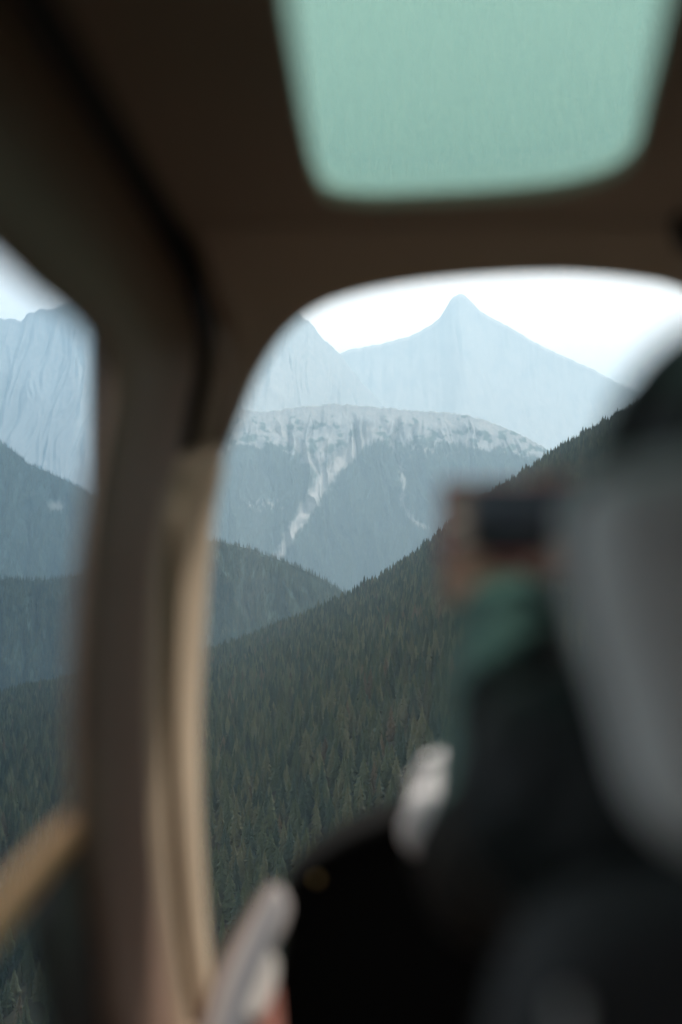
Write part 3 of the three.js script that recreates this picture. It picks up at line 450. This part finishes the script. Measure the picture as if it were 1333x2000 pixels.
  const hs = group('headset', 0.305, -0.008, -1.06), cupM = phys(lin(0.03, 0.12, 0.1), 0.5), pad = std(lin(0.02, 0.02, 0.02), 0.8);
  const prof = [[0, 0.042], [0.022, 0.042], [0.036, 0.036], [0.044, 0.022], [0.046, 0.008], [0.044, 0]].map(([a, b]) => new THREE.Vector2(a, b));
  for (const s of [-1, 1]) {
    const g = new THREE.LatheGeometry(prof, 32); g.scale(0.86, 1, 1.05); g.rotateZ(-s * Math.PI / 2); g.translate(s * 0.103, 0.0, 0.01); const c = mesh('ear_cup', g, cupM, hs);
    const t = new THREE.TorusGeometry(0.032, 0.013, 10, 28); t.scale(0.86, 1.1, 1); t.rotateY(Math.PI / 2); t.translate(s * 0.1, 0, 0.01); mesh('ear_pad', t, pad, c);
  }
  const arc = []; for (let i = 0; i <= 24; i++) { const a = Math.PI * i / 24; arc.push(V(Math.cos(a) * 0.108, 0.02 + Math.sin(a) * 0.128, 0.01)); }
  const band = new THREE.TubeGeometry(new THREE.CatmullRomCurve3(arc), 40, 0.011, 8); band.scale(1, 1, 1); mesh('headband', band, pad, hs);
  const boom = new THREE.TubeGeometry(new THREE.CatmullRomCurve3([V(-0.12, -0.02, 0), V(-0.115, -0.06, -0.05), V(-0.06, -0.075, -0.1), V(-0.025, -0.07, -0.115)]), 24, 0.004, 6), mic = new THREE.SphereGeometry(0.012, 14, 10); mic.translate(-0.02, -0.07, -0.117);
  mesh('microphone_boom', boom, pad, hs); mesh('microphone', mic, pad, hs);
  tag(hs, 'dark green aviation headset worn by the seated person', 'headset');

  const ph = group('phone', 0.185, -0.008, -1.5), cs = new RoundedBoxGeometry(0.16, 0.081, 0.012, 5, 0.0058); mesh('case', cs, phys(lin(0.36, 0.06, 0.09), 0.5), ph);
  const cv = document.createElement('canvas'); cv.width = 512; cv.height = 256; const c = cv.getContext('2d');
  c.fillStyle = '#1c2228'; c.fillRect(0, 0, 512, 256); c.fillStyle = '#2c3338'; c.beginPath(); c.moveTo(92, 0); c.lineTo(512, 0); c.lineTo(512, 60); c.lineTo(380, 110); c.lineTo(250, 60); c.lineTo(92, 120); c.fill();
  c.fillStyle = '#0b0e10'; c.beginPath(); c.moveTo(92, 256); c.lineTo(92, 140); c.lineTo(260, 170); c.lineTo(512, 110); c.lineTo(512, 256); c.fill(); c.fillStyle = '#575049'; c.fillRect(0, 0, 92, 256);
  c.fillStyle = '#8f877c'; c.beginPath(); c.arc(46, 128, 22, 0, 7); c.fill(); c.beginPath(); c.arc(46, 50, 10, 0, 7); c.fill(); c.beginPath(); c.arc(46, 206, 10, 0, 7); c.fill();
  const tx = new THREE.CanvasTexture(cv); tx.colorSpace = THREE.SRGBColorSpace;
  const sc = new THREE.PlaneGeometry(0.15, 0.071); sc.translate(0, 0, 0.0068); mesh('screen', sc, phys(lin(0.02, 0.02, 0.02), 0.25, { emissive: lin(1, 1, 1), emissiveMap: tx, emissiveIntensity: 0.3 }), ph);
  const cam = new RoundedBoxGeometry(0.03, 0.03, 0.004, 3, 0.0019); cam.translate(-0.055, 0.02, -0.0075); mesh('camera_bump', cam, rubber, ph);
  tag(ph, 'phone in dark red case showing its camera view', 'phone');
}

// ------------------------------------------------------------------ loose things at the panel
{
  const a = at(905, 1462, 2.16), b = at(876, 1540, 2.04), c = at(832, 1622, 1.9), d = at(935, 1682, 1.88), e = at(965, 1560, 2.06), g0 = group('white_elbow_shape', a.x, b.y, -2.0), L = (v) => [v.x - a.x, v.y - b.y, v.z + 2.0];  // invented cloth standing in for a white sleeved elbow
  const [A, B, C, D, E] = [a, b, c, d, e].map(L);
  const f = (x, y, z) => { let s = cap(x, y, z, A, B, 0.024, 0.042); s = smin(s, cap(x, y, z, B, C, 0.042, 0.032), 0.03); s = smin(s, cap(x, y, z, B, D, 0.035, 0.03), 0.03); s = smin(s, cap(x, y, z, E, D, 0.04, 0.03), 0.04); s = smin(s, cap(x, y, z, C, D, 0.022, 0.03), 0.03); return s + 0.007 * n3(x * 22, y * 16, z * 22) + 0.003 * n3(x * 60, y * 50, z * 60); };
  mesh('cloth', nets(f, [-0.15, -0.25, -0.1], [0.2, 0.2, 0.2], 0.006), std(lin(0.82, 0.8, 0.82), 0.9), g0);
  const t = at(962, 1676, 1.84), tg = new RoundedBoxGeometry(0.026, 0.014, 0.004, 2, 0.0015); tg.rotateZ(0.5); tg.translate(t.x - a.x, t.y - b.y, t.z + 2.02); mesh('yellow_piece', tg, std(lin(0.5, 0.42, 0.06), 0.7), g0);
  tag(g0, 'crumpled white shape made up for a sleeved elbow, over the black instrument hood', 'jacket');

  const kc = at(480, 1900, 2.02), k = group('folded_chart', kc.x, kc.y, kc.z), up = V(0, 0.72, -0.694).normalize(), nrm = X.clone().cross(up);   // lies back against the nose, facing up
  const pl = (pts) => pts.map(([px, py]) => { const v = at(px, py, 1), q = v.multiplyScalar(kc.dot(nrm) / v.dot(nrm)).sub(kc); return [q.x, q.dot(up)]; });
  const sheet = (name, pts, z, th, m) => mesh(name, slab(rounded(pl(pts), 6), [], nrm.clone().multiplyScalar(z), X, up, th, 0.003), m, k);
  sheet('cover', [[536, 1722], [520, 1728], [470, 1800], [420, 1885], [398, 1960], [380, 2060], [440, 2080], [490, 1950], [548, 1790]], -0.012, 0.008, std(lin(0.16, 0.1, 0.075), 0.8));  // shadow along the left edge of the chart, built as a brown sheet
  sheet('page', [[545, 1732], [528, 1738], [490, 1800], [448, 1880], [418, 1960], [400, 2070], [470, 2070], [500, 1960], [525, 1870], [560, 1805], [566, 1768]], -0.003, 0.01, std(lin(0.52, 0.47, 0.46), 0.75));
  sheet('page', [[540, 1752], [525, 1775], [488, 1850], [452, 1940], [425, 2060], [462, 2060], [482, 1970], [510, 1890], [545, 1800], [552, 1765]], 0.008, 0.007, std(lin(0.26, 0.27, 0.3), 0.7));
  sheet('page', [[530, 1868], [515, 1900], [496, 1950], [484, 1985], [500, 1998], [522, 1975], [538, 1930], [541, 1885]], 0.002, 0.012, std(lin(0.72, 0.68, 0.64), 0.75));
  sheet('skin_stand_in', [[538, 1915], [520, 1975], [492, 2000], [478, 2060], [545, 2060], [548, 1990]], -0.006, 0.008, std(lin(0.5, 0.2, 0.15), 0.8));  // made-up pink piece standing for the skin of a hand
  tag(k, 'pale folded chart with pink shape made up for a hand, tucked beside the black instrument panel', 'chart');
}
renderer.render(scene, camera);
